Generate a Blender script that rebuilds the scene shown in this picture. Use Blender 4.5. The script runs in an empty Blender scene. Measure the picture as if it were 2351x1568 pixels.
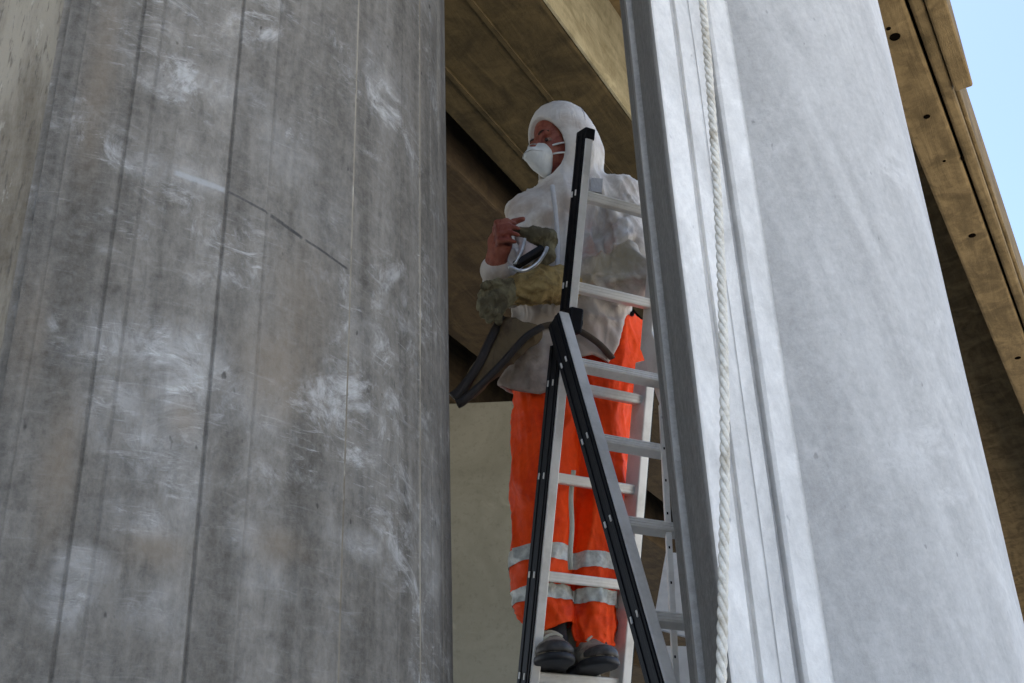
import bpy, bmesh, math, random
import numpy as np
from mathutils import Vector, noise
random.seed(4); rng = np.random.default_rng(4)

# ------------------------------------------------------------------ camera / world / sun / exposure
S = bpy.context.scene
F, CX, CY = 2807.0, 1175.5, 784.0            # focal length and centre in the units the photo was measured in
_vp = np.array([960-CX, 4497+CY, -F]); _up = _vp/np.linalg.norm(_vp)
_f = np.array([0, 0, -1.]) - _up*_up.dot([0, 0, -1.]); _f /= np.linalg.norm(_f)
_r = np.cross(_f, _up); M = np.array([_r, _f, _up])
CAM = np.array([0, 0, 1.6])
def ray(px, py):
    d = M @ np.array([px-CX, -(py-CY), -F]); return d/np.linalg.norm(d)
def P(px, py, y):  d = ray(px, py); return CAM + d*(y/d[1])
def PZ(px, py, z): d = ray(px, py); return CAM + d*((z-1.6)/d[2])
cam = bpy.data.objects.new('camera', bpy.data.cameras.new('camera')); S.collection.objects.link(cam)
from mathutils import Matrix
cam.matrix_world = Matrix.Translation(CAM) @ Matrix(M.tolist()).to_4x4()
cam.data.sensor_width = 36; cam.data.lens = F*36/2351; cam.data.clip_end = 2000
S.camera = cam

SUN_AZ, SUN_EL = math.radians(-75), math.radians(68)      # azimuth clockwise from +Y
w = bpy.data.worlds.new('World'); S.world = w; w.use_nodes = True
nt = w.node_tree; bg = nt.nodes['Background']
sky = nt.nodes.new('ShaderNodeTexSky'); sky.sky_type = 'NISHITA'; sky.sun_disc = False
sky.sun_elevation = SUN_EL; sky.sun_rotation = SUN_AZ; sky.air_density = .85; sky.dust_density = 2.0; sky.ozone_density = 1.6
nt.links.new(sky.outputs[0], bg.inputs[0]); bg.inputs[1].default_value = 0.145
sun = bpy.data.objects.new('sun', bpy.data.lights.new('sun', 'SUN')); S.collection.objects.link(sun)
sun.data.energy = 5.0; sun.data.angle = math.radians(.5); sun.data.color = (1, .94, .84)
sd = Vector((math.sin(SUN_AZ)*math.cos(SUN_EL), math.cos(SUN_AZ)*math.cos(SUN_EL), math.sin(SUN_EL)))
sun.rotation_euler = sd.to_track_quat('Z', 'Y').to_euler()
S.view_settings.view_transform = 'Standard'; S.view_settings.look = 'None'
S.view_settings.gamma = 1; S.view_settings.exposure = 1.62
S.render.engine = 'CYCLES'

# ------------------------------------------------------------------ helpers
def link(o, parent=None):
    S.collection.objects.link(o)
    if parent is not None: o.parent = parent
    return o
def mesh(name, v, f, mat, parent=None, smooth=False, uv=None, tint=None):
    me = bpy.data.meshes.new(name); me.from_pydata([tuple(map(float, q)) for q in v], [], [tuple(map(int, q)) for q in f]); me.update()
    if mat: me.materials.append(mat)
    if smooth: me.polygons.foreach_set('use_smooth', [True]*len(me.polygons))
    if uv is not None:
        L = me.uv_layers.new(name='UVMap'); li = np.zeros(len(me.loops), int); me.loops.foreach_get('vertex_index', li)
        L.data.foreach_set('uv', np.asarray(uv, float)[li].ravel())
    if tint is not None:
        a = me.attributes.new('tint', 'FLOAT', 'POINT'); a.data.foreach_set('value', np.asarray(tint, float))
    return link(bpy.data.objects.new(name, me), parent)
def tag(o, label=None, cat=None, group=None, kind=None):
    for k, x in (('label', label), ('category', cat), ('group', group), ('kind', kind)):
        if x: o[k] = x
    return o
def empty(name, loc, label, cat, group=None):
    o = bpy.data.objects.new(name, None); o.location = tuple(map(float, loc)); o.empty_display_size = .1
    S.collection.objects.link(o); return tag(o, label, cat, group)
def ow(o):                                   # set child's local frame so that mesh built in world coordinates stays there
    if o.parent: o.matrix_parent_inverse = Matrix.Translation(o.parent.location).inverted()
    return o
class MB:
    def __init__(s): s.v = []; s.f = []
    def add(s, v, f):
        n = len(s.v); s.v += [tuple(q) for q in v]; s.f += [tuple(i+n for i in q) for q in f]; return s
    def obox(s, c, ax, ay, az, bev=0):
        """box: centre c, half-axis vectors, chamfered edges"""
        c, ax, ay, az = (np.array(q, float) for q in (c, ax, ay, az))
        if bev <= 0:
            vs = [c+i*ax+j*ay+k*az for i in (-1, 1) for j in (-1, 1) for k in (-1, 1)]
            return s.add(vs, [(0, 1, 3, 2), (4, 6, 7, 5), (0, 4, 5, 1), (2, 3, 7, 6), (0, 2, 6, 4), (1, 5, 7, 3)])
        bm = bmesh.new(); bmesh.ops.create_cube(bm, size=2)
        L = [np.linalg.norm(q) for q in (ax, ay, az)]; U = [ax/L[0], ay/L[1], az/L[2]]
        for q in bm.verts: q.co = Vector((q.co.x*L[0], q.co.y*L[1], q.co.z*L[2]))
        bmesh.ops.bevel(bm, geom=list(bm.edges), offset=bev, segments=2, affect='EDGES', profile=.5)
        bm.verts.ensure_lookup_table()
        vs = [c+U[0]*q.co.x+U[1]*q.co.y+U[2]*q.co.z for q in bm.verts]; fs = [[q.index for q in f.verts] for f in bm.faces]
        bm.free(); return s.add(vs, fs)
    def beam(s, a, b, wdir, w, d, bev=.002):
        """bar a->b, width w along wdir, depth d across"""
        a, b, wdir = (np.array(q, float) for q in (a, b, wdir)); t = (b-a); L = np.linalg.norm(t); t /= L
        wd = wdir-t*wdir.dot(t); wd /= np.linalg.norm(wd); dd = np.cross(t, wd)
        return s.obox((a+b)/2, t*L/2, wd*w/2, dd*d/2, bev)
    def tube(s, pts, r, n=10, flat=1.0, cap=True):
        pts = np.array(pts, float); m = len(pts); r = np.broadcast_to(r, (m,)); vs = []; fs = []
        t = np.gradient(pts, axis=0); t /= np.linalg.norm(t, axis=1)[:, None]
        ref = np.array([0, 0, 1.]) if abs(t[0][2]) < .9 else np.array([0, 1., 0]); a = np.cross(t[0], ref); a /= np.linalg.norm(a)
        for i in range(m):
            a = a - t[i]*a.dot(t[i]); a /= np.linalg.norm(a); b = np.cross(t[i], a)
            for k in range(n):
                q = 2*math.pi*k/n; vs.append(pts[i]+(a*math.cos(q)+b*math.sin(q)*flat)*r[i])
        for i in range(m-1):
            for k in range(n): fs.append((i*n+k, i*n+(k+1) % n, (i+1)*n+(k+1) % n, (i+1)*n+k))
        if cap: fs += [tuple(range(n))[::-1], tuple((m-1)*n+k for k in range(n))]
        return s.add(vs, fs)
    def build(s, name, mat, parent=None, smooth=False, world=True):
        o = mesh(name, s.v, s.f, mat, parent, smooth)
        return ow(o) if world else o
def curve(pts, n=40):
    """Catmull-Rom through points"""
    p = np.array(pts, float); p = np.vstack([2*p[0]-p[1], p, 2*p[-1]-p[-2]]); out = []
    for i in range(1, len(p)-2):
        for t in np.linspace(0, 1, n, endpoint=False):
            a, b, c, d = p[i-1], p[i], p[i+1], p[i+2]
            out.append(.5*((2*b)+(-a+c)*t+(2*a-5*b+4*c-d)*t*t+(-a+3*b-3*c+d)*t**3))
    out.append(p[-2]); return np.array(out)

# ---- implicit surfaces (one continuous mesh out of blended limbs)
def cap(a, b, ra, rb, sx=None, f=1.0):
    """tapered capsule; squashed by f along direction sx"""
    a, b = np.array(a, float), np.array(b, float)
    def d(p):
        q = p; aa, bb = a, b
        if sx is not None:
            s = np.array(sx, float); s = s/np.linalg.norm(s); c = (a+b)/2
            tr = lambda x: x - np.multiply.outer((x-c) @ s, s)*(1-1/f)
            q, aa, bb = tr(p), tr(a), tr(b)
        ab = bb-aa; t = np.clip(((q-aa) @ ab)/max(ab @ ab, 1e-9), 0, 1)
        return np.linalg.norm(q-aa-t[..., None]*ab, axis=-1)-(ra+(rb-ra)*t)
    return d
def ell(c, ax, ay, az):
    """ellipsoid with half-axis vectors"""
    c = np.array(c, float); A = [np.array(q, float) for q in (ax, ay, az)]; L = [np.linalg.norm(q) for q in A]; m = min(L)
    def d(p):
        q = p-c; k = np.sqrt(sum(((q @ a)/(l*l))**2 for a, l in zip(A, L))+1e-12)
        k2 = np.sqrt(sum(((q @ a)/(l**3))**2 for a, l in zip(A, L))+1e-12)
        return k*(k-1)/k2
    return d
def smin(a, b, k):
    h = np.clip(.5+.5*(b-a)/k, 0, 1); return b+(a-b)*h-k*h*(1-h)
def union(prims, k=.03):
    def d(p):
        r = None
        for q in prims:
            kk = k
            if isinstance(q, tuple): q, kk = q
            x = q(p); r = x if r is None else smin(r, x, kk)
        return r
    return d
def nets(fn, lo, hi, h):
    """surface nets: mesh of the zero level of fn"""
    lo, hi = np.array(lo, float), np.array(hi, float); n = np.ceil((hi-lo)/h).astype(int)+1
    ax = [lo[i]+h*np.arange(n[i]) for i in range(3)]
    V = np.empty(n)
    for i in range(0, n[0], 16):
        g = np.stack(np.meshgrid(ax[0][i:i+16], ax[1], ax[2], indexing='ij'), -1); V[i:i+16] = fn(g)
    ins = V < 0; m = n-1
    cnt = np.zeros(m); pos = np.zeros((*m, 3))
    def sl(o): return tuple(slice(o[i], o[i]+m[i]) for i in range(3))
    for axis in range(3):
        o1, o2 = [q for q in range(3) if q != axis]
        for a in (0, 1):
            for b in (0, 1):
                s0 = [0, 0, 0]; s0[o1] = a; s0[o2] = b; s1 = list(s0); s1[axis] = 1
                v0, v1 = V[sl(s0)], V[sl(s1)]; c = (v0 < 0) != (v1 < 0)
                t = np.where(c, v0/np.where(c, v0-v1, 1), 0)
                q = np.zeros((*m, 3)); q[..., o1] = a; q[..., o2] = b; q[..., axis] = t
                pos += q*c[..., None]; cnt += c
    act = cnt > 0; idx = -np.ones(m, int); idx[act] = np.arange(act.sum())
    g = np.argwhere(act); verts = lo+h*(g+pos[act]/cnt[act][:, None]); faces = []
    for axis in range(3):
        o1, o2 = (axis+1) % 3, (axis+2) % 3
        s0 = [slice(None)]*3; s1 = [slice(None)]*3; s0[axis] = slice(0, -1); s1[axis] = slice(1, None)
        c = ins[tuple(s0)] != ins[tuple(s1)]; e = np.argwhere(c)
        e = e[(e[:, o1] > 0) & (e[:, o2] > 0) & (e[:, o1] < m[o1]) & (e[:, o2] < m[o2])]
        fl = ins[tuple(e.T)]
        def cell(da, db):
            q = e.copy(); q[:, o1] -= da; q[:, o2] -= db; return idx[tuple(q.T)]
        Q = np.stack([cell(1, 1), cell(0, 1), cell(0, 0), cell(1, 0)], 1); Q[~fl] = Q[~fl][:, ::-1]; faces.append(Q)
    return verts, np.concatenate(faces)
def vnormals(v, f):
    n = np.cross(v[f[:, 2]]-v[f[:, 0]], v[f[:, 3]]-v[f[:, 1]]); N = np.zeros_like(v)
    for k in range(4): np.add.at(N, f[:, k], n)
    return N/(np.linalg.norm(N, axis=1)[:, None]+1e-12)
def relax(v, f, it=2):
    for _ in range(it):
        a = np.zeros_like(v); c = np.zeros(len(v))
        for k in range(4):
            np.add.at(a, f[:, k], v[f[:, (k+1) % 4]]+v[f[:, k-1]]); np.add.at(c, f[:, k], 2)
        v = v*.4+.6*a/c[:, None]
    return v
def folds(v, f, amp, sc, stretch=(1, 1, 1), seed=0, sharp=2.0, warp=.35):
    """cloth creases: ridged noise pushed along the normals"""
    N = vnormals(v, f); st = np.array(stretch)*sc; out = np.empty(len(v))
    for i, p in enumerate(v):
        q = Vector(p*st+seed*3.7); q6 = q*.6; wv = Vector((noise.noise(q6+Vector((11.3, 0, 0))), noise.noise(q6+Vector((0, 23.7, 5))), noise.noise(q6+Vector((4, 7, 31.1)))))*warp*2
        n = 1-abs(noise.noise(q+wv))*1.6; n2 = 1-abs(noise.noise(q*2.3+wv*2+Vector((9, 3, 1))))*1.6
        out[i] = .7*math.copysign(abs(n)**sharp, n)+.3*math.copysign(abs(n2)**sharp, n2)-.45
    return v+N*(out*amp)[:, None]

# ------------------------------------------------------------------ materials
class NT:
    def __init__(s, name):
        s.m = bpy.data.materials.new(name); s.m.use_nodes = True; s.t = s.m.node_tree
        s.b = s.t.nodes['Principled BSDF']
    def n(s, typ, **kw):
        x = s.t.nodes.new(typ)
        for k, val in kw.items(): setattr(x, k, val)
        return x
    def l(s, a, b): s.t.links.new(a, b)
    def inp(s, x, val):
        if isinstance(val, (int, float)): x.default_value = val
        elif isinstance(val, tuple): x.default_value = val if len(val) == len(x.default_value) else (*val, 1)
        else: s.l(val, x)
    def math(s, op, a, b=0.0, c=None, clamp=False):
        x = s.n('ShaderNodeMath', operation=op, use_clamp=clamp); s.inp(x.inputs[0], a); s.inp(x.inputs[1], b)
        if c is not None: s.inp(x.inputs[2], c)
        return x.outputs[0]
    def mix(s, f, a, b, mode='MIX'):
        x = s.n('ShaderNodeMix', data_type='RGBA', blend_type=mode); s.inp(x.inputs[0], f); s.inp(x.inputs[6], a); s.inp(x.inputs[7], b); return x.outputs[2]
    def vmap(s, vec, scale=(1, 1, 1), loc=(0, 0, 0), rot=(0, 0, 0)):
        x = s.n('ShaderNodeMapping'); s.l(vec, x.inputs[0]); x.inputs['Scale'].default_value = scale
        x.inputs['Location'].default_value = loc; x.inputs['Rotation'].default_value = rot; return x.outputs[0]
    def noise(s, vec, scale=5, detail=4, rough=.6, dist=0):
        x = s.n('ShaderNodeTexNoise'); s.l(vec, x.inputs['Vector']); x.inputs['Scale'].default_value = scale
        x.inputs['Detail'].default_value = detail; x.inputs['Roughness'].default_value = rough; x.inputs['Distortion'].default_value = dist
        return x.outputs['Fac']
    def rng(s, x, a, b, c=0.0, d=1.0, smooth=True):
        q = s.n('ShaderNodeMapRange', interpolation_type='SMOOTHSTEP' if smooth else 'LINEAR')
        s.l(x, q.inputs[0])
        for i, val in enumerate((a, b, c, d)): q.inputs[i+1].default_value = val
        return q.outputs[0]
    def bump(s, hgt, strength=.4, dist=.005, prev=None):
        x = s.n('ShaderNodeBump'); x.inputs['Strength'].default_value = strength; x.inputs['Distance'].default_value = dist
        s.l(hgt, x.inputs['Height'])
        if prev is not None: s.l(prev, x.inputs['Normal'])
        return x.outputs[0]
    def done(s, col, rough=.8, nrm=None, metal=0, spec=.5):
        s.inp(s.b.inputs['Base Color'], col); s.inp(s.b.inputs['Roughness'], rough); s.b.inputs['Metallic'].default_value = metal
        s.b.inputs['Specular IOR Level'].default_value = spec
        if nrm is not None: s.l(nrm, s.b.inputs['Normal'])
        return s.m
def sca(c, k): return tuple(x*k for x in c)

def simple(name, c, rough=.6, var=.25, sc=30, bump=.15, metal=0, spec=.5, dirt=None, dsc=6, dlo=.5, dhi=.7):
    t = NT(name); o = t.n('ShaderNodeTexCoord').outputs['Object']
    a = t.noise(o, sc, 5); col = t.mix(t.rng(a, .3, .7), sca(c, 1-var), sca(c, 1+var))
    if dirt: col = t.mix(t.math('MULTIPLY', t.rng(t.noise(o, dsc, 6, .65, .6), dlo, dhi), .85), col, dirt)
    return t.done(col, rough, t.bump(t.noise(o, sc*3, 4), bump, .002), metal, spec)

def concrete(name, c1, c2, white, uvspots=(), warm=None, ushear=0., grain=1., arcs=(), spotcol=(.42, .45, .47), rough=.85, vstreak=1.0, wk=.5, soft=0):
    """board marked concrete; UV in metres (u round the shaft, v up)"""
    t = NT(name); tc = t.n('ShaderNodeTexCoord'); uv = tc.outputs['UV']
    if ushear:
        sp = t.n('ShaderNodeSeparateXYZ'); t.l(uv, sp.inputs[0]); cb = t.n('ShaderNodeCombineXYZ')
        t.l(t.math('ADD', sp.outputs[0], t.math('MULTIPLY', sp.outputs[1], ushear)), cb.inputs[0]); t.l(sp.outputs[1], cb.inputs[1]); uvs = cb.outputs[0]
    else: uvs = uv
    big = t.noise(t.vmap(uv, (1.6, 1.0, 1)), 1.6, 5, .6, .5)
    streak = t.noise(t.vmap(uvs, (6.5, .5, 1)), 2.0, 5 if soft else 4, .6, .4)
    fine = t.noise(t.vmap(uvs, (26, 2.6, 1)), 2.2, 5, .6, .5)
    grit = t.noise(uv, 60, 7, .8)
    big2 = t.noise(uv, 7, 7, .72, .5)
    m1 = t.math('ADD', t.math('ADD', t.math('MULTIPLY', big, .25), t.math('MULTIPLY', big2, .20)), t.math('MULTIPLY', streak, .45*vstreak+.05), clamp=True)
    col = t.mix(t.rng(m1, .32, .68), c1, c2)
    col = t.mix(t.rng(fine, .45, .8, 0, .26 if soft else .14), col, sca(c1, .62))
    at = t.n('ShaderNodeAttribute', attribute_name='tint'); tn = at.outputs['Fac']
    mot = t.noise(t.vmap(uv, (1.6, .8, 1)), 42, 6, .8, .3); mot2 = t.noise(t.vmap(uv, (1.8, 1, 1), rot=(0, 0, .5)), 16, 6, .75, .4)
    ga = .40 if soft else .13
    col = t.mix(1.0, col, t.math('ADD', 1-ga, t.math('ADD', t.math('MULTIPLY', t.rng(mot, .3, .7), ga*1.1), t.math('MULTIPLY', t.rng(mot2, .32, .68), ga*.9))), 'MULTIPLY')
    # cloudy lime bloom: a soft cloud broken up by wisps that run diagonally
    wis = t.noise(t.vmap(uv, (1, 1, 1), rot=(0, 0, .6)), 11, 9, .78, .7)
    wis2 = t.noise(t.vmap(uv, (16, 5, 1), rot=(0, 0, -.5)), 1.3, 7, .7, 1.0)
    cloud = t.rng(t.noise(uv, 2.0, 6, .7, 1.2), .50, .62)
    wm = t.math('MULTIPLY', t.math('MULTIPLY', cloud, t.rng(wis, .46, .66)), wk)
    tot = wm
    # chalky scuffs: short bright scratches in a few directions
    sc1 = t.noise(t.vmap(uv, (7, 30, 1), rot=(0, 0, .75)), 2.0, 6, .75, .8); sc2 = t.noise(t.vmap(uv, (7, 34, 1), rot=(0, 0, -.35)), 2.0, 6, .75, .8)
    scr = t.rng(t.math('MAXIMUM', sc1, sc2), .54, .72)
    if soft: tot = t.math('MULTIPLY', t.math('MAXIMUM', wm, t.math('MULTIPLY', scr, t.math('ADD', .12, t.math('MULTIPLY', cloud, .5)))), t.rng(t.n('ShaderNodeAttribute', attribute_name='tint').outputs['Fac'], 1.2, 1.12))
    for (u0, v0, ru, rv, k) in uvspots:
        d = t.n('ShaderNodeVectorMath', operation='LENGTH'); t.l(t.vmap(uv, (1/ru, 1/rv, 0), loc=(-u0/ru, -v0/rv, 0)), d.inputs[0])
        e = t.math('MULTIPLY', t.rng(t.math('ADD', d.outputs['Value'], t.math('MULTIPLY', t.math('SUBTRACT', wis2, .5), 1.3)), 1.2, .15), k)
        e = t.math('MULTIPLY', e, t.math('ADD', t.rng(wis, .40, .64, .12, .6), t.math('MULTIPLY', scr, .6), clamp=True))
        tot = t.math('MAXIMUM', tot, e)
    col = t.mix(tot, col, white)
    if warm:
        for (u0, v0, ru, rv, k, wc) in warm:
            d = t.n('ShaderNodeVectorMath', operation='LENGTH'); t.l(t.vmap(uv, (1/ru, 1/rv, 0), loc=(-u0/ru, -v0/rv, 0)), d.inputs[0])
            e = t.math('MULTIPLY', t.rng(t.math('ADD', d.outputs['Value'], t.math('MULTIPLY', t.math('SUBTRACT', wis2, .5), 1.2)), 1.2, .0), k)
            col = t.mix(e, col, wc)
    lines = None
    for (ua, va, ub, vb, wd, k, cc) in arcs:           # pencil line across the boards: a thin segment in uv
        L = math.hypot(ub-ua, vb-va); th = math.atan2(vb-va, ub-ua)
        sp = t.n('ShaderNodeSeparateXYZ'); mp = t.n('ShaderNodeMapping', vector_type='TEXTURE'); t.l(uv, mp.inputs[0])
        mp.inputs['Location'].default_value = (ua, va, 0); mp.inputs['Rotation'].default_value = (0, 0, th); t.l(mp.outputs[0], sp.inputs[0])
        x = sp.outputs[0]; y = t.math('ABSOLUTE', t.math('ADD', sp.outputs[1], t.math('MULTIPLY', t.math('SUBTRACT', wis, .5), wd*1.5)))
        e = t.math('MULTIPLY', t.rng(y, wd, wd*.3), t.math('MULTIPLY', t.rng(x, 0, L*.08), t.rng(x, L, L*.92)))
        e = t.math('MULTIPLY', e, t.math('MULTIPLY', t.rng(grit, .30, .5, .7, 1), k)); col = t.mix(e, col, cc)
    if soft:                                            # the flat face: rough sawn, ochre, full of dark vertical flecks
        fm = t.rng(tn, 1.12, 1.2); fl = t.noise(t.vmap(uv, (70, 9, 1)), 1.8, 5, .7, .1); fb = t.noise(t.vmap(uv, (9, 1.2, 1)), 1.8, 6, .7, .2)
        fc = t.mix(t.rng(fb, .35, .65), (.095, .076, .050), (.25, .22, .165)); fc = t.mix(t.rng(fl, .52, .66, 0, .7), fc, (.045, .036, .026)); fc = t.mix(t.rng(t.noise(t.vmap(uv, (18, 3, 1)), 2.6, 6, .75), .58, .68, 0, .5), fc, (.42, .39, .32)); col = t.mix(fm, col, fc)
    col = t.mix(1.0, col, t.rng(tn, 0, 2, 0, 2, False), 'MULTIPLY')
    col = t.mix(t.rng(grit, .3, .75, .0, .28*grain), col, sca(c2, 1.15))
    pits = t.rng(t.noise(t.vmap(uv, (1, .45, 1)), 60, 2, .5), .30, .22, 0, .55*grain); col = t.mix(pits, col, sca(c1, .35))
    n1 = t.bump(t.math('ADD', t.math('MULTIPLY', streak, .5), t.math('MULTIPLY', mot2, .5)), .5, .007); n2 = t.bump(fine, .3 if soft else .12, .003, n1); n3 = t.bump(t.math('ADD', grit, mot), .5*grain, .0022, n2)
    return t.done(col, rough, n3, 0, .3)

def deckmat(name, c1, c2, axis=(5, .6, 5), sc=1.0):
    t = NT(name); o = t.n('ShaderNodeTexCoord').outputs['Object']
    a = t.noise(t.vmap(o, axis), 1.1*sc, 6, .7, 1.2); b = t.noise(o, 2.4*sc, 7, .68, .9); g = t.noise(o, 16, 6, .7)
    col = t.mix(t.rng(t.math('ADD', t.math('MULTIPLY', a, .4), t.math('MULTIPLY', b, .6)), .36, .64), c1, c2)
    col = t.mix(t.rng(g, .5, .75, 0, .45), col, sca(c1, .6))
    col = t.mix(t.rng(t.noise(o, 2.2, 3, .5, 1.0), .62, .72, 0, .4), col, sca(c2, 1.4))
    return t.done(col, .9, t.bump(a, .5, .03, t.bump(g, .5, .012)), 0, .2)

def fabric(name, base, dirt, dlo=.48, dhi=.68, dsc=4, rough=.75, zgrad=None, spots=(), weave=500, sheen=0):
    t = NT(name); g = t.n('ShaderNodeNewGeometry').outputs['Position']
    n = t.noise(g, dsc, 7, .68, .7); f = t.rng(n, dlo, dhi)
    if zgrad:                                          # cloth is dirtier where it has rubbed: a mask in world height
        sp = t.n('ShaderNodeSeparateXYZ'); t.l(g, sp.inputs[0])
        f = t.math('MAXIMUM', t.math('MULTIPLY', f, .7), t.math('MULTIPLY', t.rng(t.math('ADD', sp.outputs[2], t.math('MULTIPLY', n, .3)), zgrad[0], zgrad[1]), zgrad[2]))
    col = t.mix(f, base, dirt)
    for (c, r, k, cc) in spots:
        d = t.n('ShaderNodeVectorMath', operation='DISTANCE'); t.l(g, d.inputs[0]); d.inputs[1].default_value = tuple(c)
        e = t.rng(t.math('ADD', d.outputs['Value'], t.math('MULTIPLY', t.math('SUBTRACT', t.noise(g, 14, 6, .7, .5), .5), r*1.6)), r, r*.25, 0, k); col = t.mix(e, col, cc)
    gr = t.noise(g, 60, 4, .6); col = t.mix(t.rng(gr, .35, .75, 0, .22), col, sca(base, .6))
    cr = t.noise(t.vmap(g, (1.5, 1.5, .7)), 16, 5, .55, 1.2)
    m = t.done(col, rough, t.bump(cr, .55, .008, t.bump(t.noise(g, weave, 2), .12, .0008)), 0, .25)
    return m

# ------------------------------------------------------------------ setting
gt = NT('ground'); go = gt.n('ShaderNodeTexCoord').outputs['Object']
ground_m = gt.done(gt.mix(gt.rng(gt.noise(go, .6, 8, .7), .3, .7), (.40, .37, .31), (.56, .53, .46)), .95, gt.bump(gt.noise(go, 9, 8, .7), .8, .05))
tag(mesh('ground', [(-500, -500, 0), (500, -500, 0), (500, 500, 0), (-500, 500, 0)], [(0, 1, 2, 3)], ground_m), kind='structure')

# ---- shafts: extruded profiles
def shaft(name, prof, tints, z0, z1, mat, dz=.12, wob=.0012, close=True):
    prof = np.array(prof); n = len(prof); seg = np.linalg.norm(np.diff(prof, axis=0), axis=1); u = np.concatenate([[0], np.cumsum(seg)])
    zs = np.arange(z0, z1+dz, dz); zs[-1] = z1; v = []; uv = []; tt = []; f = []
    c = prof.mean(0)
    for j, z in enumerate(zs):
        for i in range(n):
            k = noise.noise(Vector((u[i]*25, z*3, 7)))*wob; d = prof[i]-c; d = d/np.linalg.norm(d)
            v.append((prof[i][0]+d[0]*k, prof[i][1]+d[1]*k, z)); uv.append((u[i], z)); tt.append(tints[i])
    for j in range(len(zs)-1):
        for i in range(n-1): f.append((j*n+i, j*n+i+1, (j+1)*n+i+1, (j+1)*n+i))
    if close: f.append(tuple((len(zs)-1)*n+i for i in range(n)))
    return mesh(name, v, f, mat, None, False, uv, tt)
def adir(az): a = math.radians(az); return np.array([math.sin(a), math.cos(a)])
def pix_az(px, py): d = ray(px, py); return math.degrees(math.atan2(d[0], d[1]))

# left pillar
LC = adir(-21.82)*2.21; LR = .70
def cyl_hit(px, py, c=LC, R=LR):
    d = ray(px, py); a = d[:2]; b = -2*a.dot(c); A = a.dot(a); q = c.dot(c)-R*R
    disc = b*b-4*A*q
    t = (-b-math.sqrt(max(disc, 0)))/(2*A); return CAM+d*t
def cyl_ang(px, py, c=LC, R=LR):
    h = cyl_hit(px, py, c, R)[:2]-c; return math.atan2(h[1], h[0])
# angle grows counter-clockwise; the side seen from the camera runs left -> right with growing angle
aL = cyl_ang(165, 2); aR = math.radians(75)
if aL > 0: aL -= 2*math.pi
def nrm(a): return a-2*math.pi if a > math.radians(100) else a
joint_px = [(205, .7, -.003), (333, .5, -.004), (380, .7, -.003), (436, .85, -.001), (560, .42, -.005), (648, .8, -.003),
            (742, .88, -.001), (823, 1.25, .003), (925, .85, -.002), (963, 1.3, .004), (985, .55, -.005), (1003, 1.2, .003)]
jt = [(nrm(cyl_ang(x, 2)), t, d) for x, t, d in joint_px]
prof = []; tint = []
dirL = np.array([math.cos(aL), math.sin(aL)])
edge = LC+LR*dirL
# flat rough-sawn face left of the round part, standing a little back
tang = np.array([math.sin(aL), -math.cos(aL)])           # to the left
tang = tang if tang[0] < 0 else -tang
face_d = tang*.92+dirL*(-.25); face_d /= np.linalg.norm(face_d)
base = edge-dirL*.03
for k in range(24, -1, -1):
    s = .02+k*.045
    prof.append(base+face_d*s); tint.append(1.25)
for s in (.0,): prof.append(base+tang*.0); tint.append(.5)  # step corner darkened by tint for its shade
angs = np.linspace(aL, aR, 260); base_t = 1.0
cuts = sorted(jt); bt = [.82, .95, .98, .97, 1.0, .98, 1.01, .99, 1.0, 1.0, 1.02, .99, 1.02, 1.0, 1.0]
allp = []
for i, a in enumerate(angs):
    if any(abs(a-j[0]) < .011 for j in cuts): continue
    k = sum(1 for j in cuts if j[0] < a); allp.append((a, 0.0006*((k*7) % 3-1), bt[min(k, 14)]*(.72 if a < jt[0][0] else 1)))  # strip beside the flat face darkened, chamfer shade put into the tint
for a, t, d in cuts:
    k = sum(1 for j in cuts if j[0] < a)
    allp += [(a-.0050, 0.0006*((k*7) % 3-1), bt[min(k, 14)]), (a-.0014, d*.35, 1-(1-t)*.8), (a+.0014, d*.45, 1-(1-t)*.8), (a+.0050, 0.0006*(((k+1)*7) % 3-1), bt[min(k+1, 14)])]
allp.sort(); u_at = []
for a, d, t in allp:
    prof.append(LC+(LR+d)*np.array([math.cos(a), math.sin(a)])); tint.append(t)
prof += [LC+np.array([0, LR*1.0]), LC+np.array([-1.1, LR])]; tint += [1, 1]
prof = np.array(prof); pu = np.concatenate([[0], np.cumsum(np.linalg.norm(np.diff(prof, axis=0), axis=1))])
i0 = 26
def uvL(px, py):
    h = cyl_hit(px, py); a = nrm(math.atan2(*(h[:2]-LC)[::-1])); j = np.argmin([abs(q[0]-a) for q in allp]); return float(pu[i0+j]), float(h[2])
def spot(px, py, rx, ry, k):
    u, v = uvL(px, py); u2, _ = uvL(px+rx, py); _, v2 = uvL(px, py-ry); return (u, v, max(abs(u2-u), .03), max(abs(v2-v), .03), k)
spots = [spot(*q) for q in [(505, 205, 85, 45, .75), (385, 190, 75, 50, .45), (590, 235, 40, 60, .6), (320, 378, 110, 22, .7), (450, 410, 90, 22, .55), (660, 330, 130, 120, .3),
         (230, 790, 100, 100, .9), (390, 810, 170, 100, 1), (250, 930, 120, 110, .8), (440, 920, 100, 150, .95), (340, 1030, 130, 110, .8), (540, 900, 110, 60, .6), (150, 1380, 90, 90, .7), (240, 1000, 60, 25, .7), (330, 1190, 110, 70, .85), (410, 1110, 90, 110, .75),
         (190, 1300, 90, 50, .7), (560, 1230, 60, 50, .55), (600, 960, 80, 60, .5), (880, 200, 60, 120, .45), (850, 1060, 60, 120, .4), (370, 1400, 130, 80, .4),
         (830, 760, 60, 90, .35), (990, 1260, 25, 260, .6), (760, 500, 70, 120, .3), (820, 1250, 90, 12, .6), (640, 1330, 100, 60, .3)]]
pts_line = [uvL(*q) for q in [(400, 395), (520, 438), (620, 492), (700, 550), (800, 620)]]
arcs = []
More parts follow.
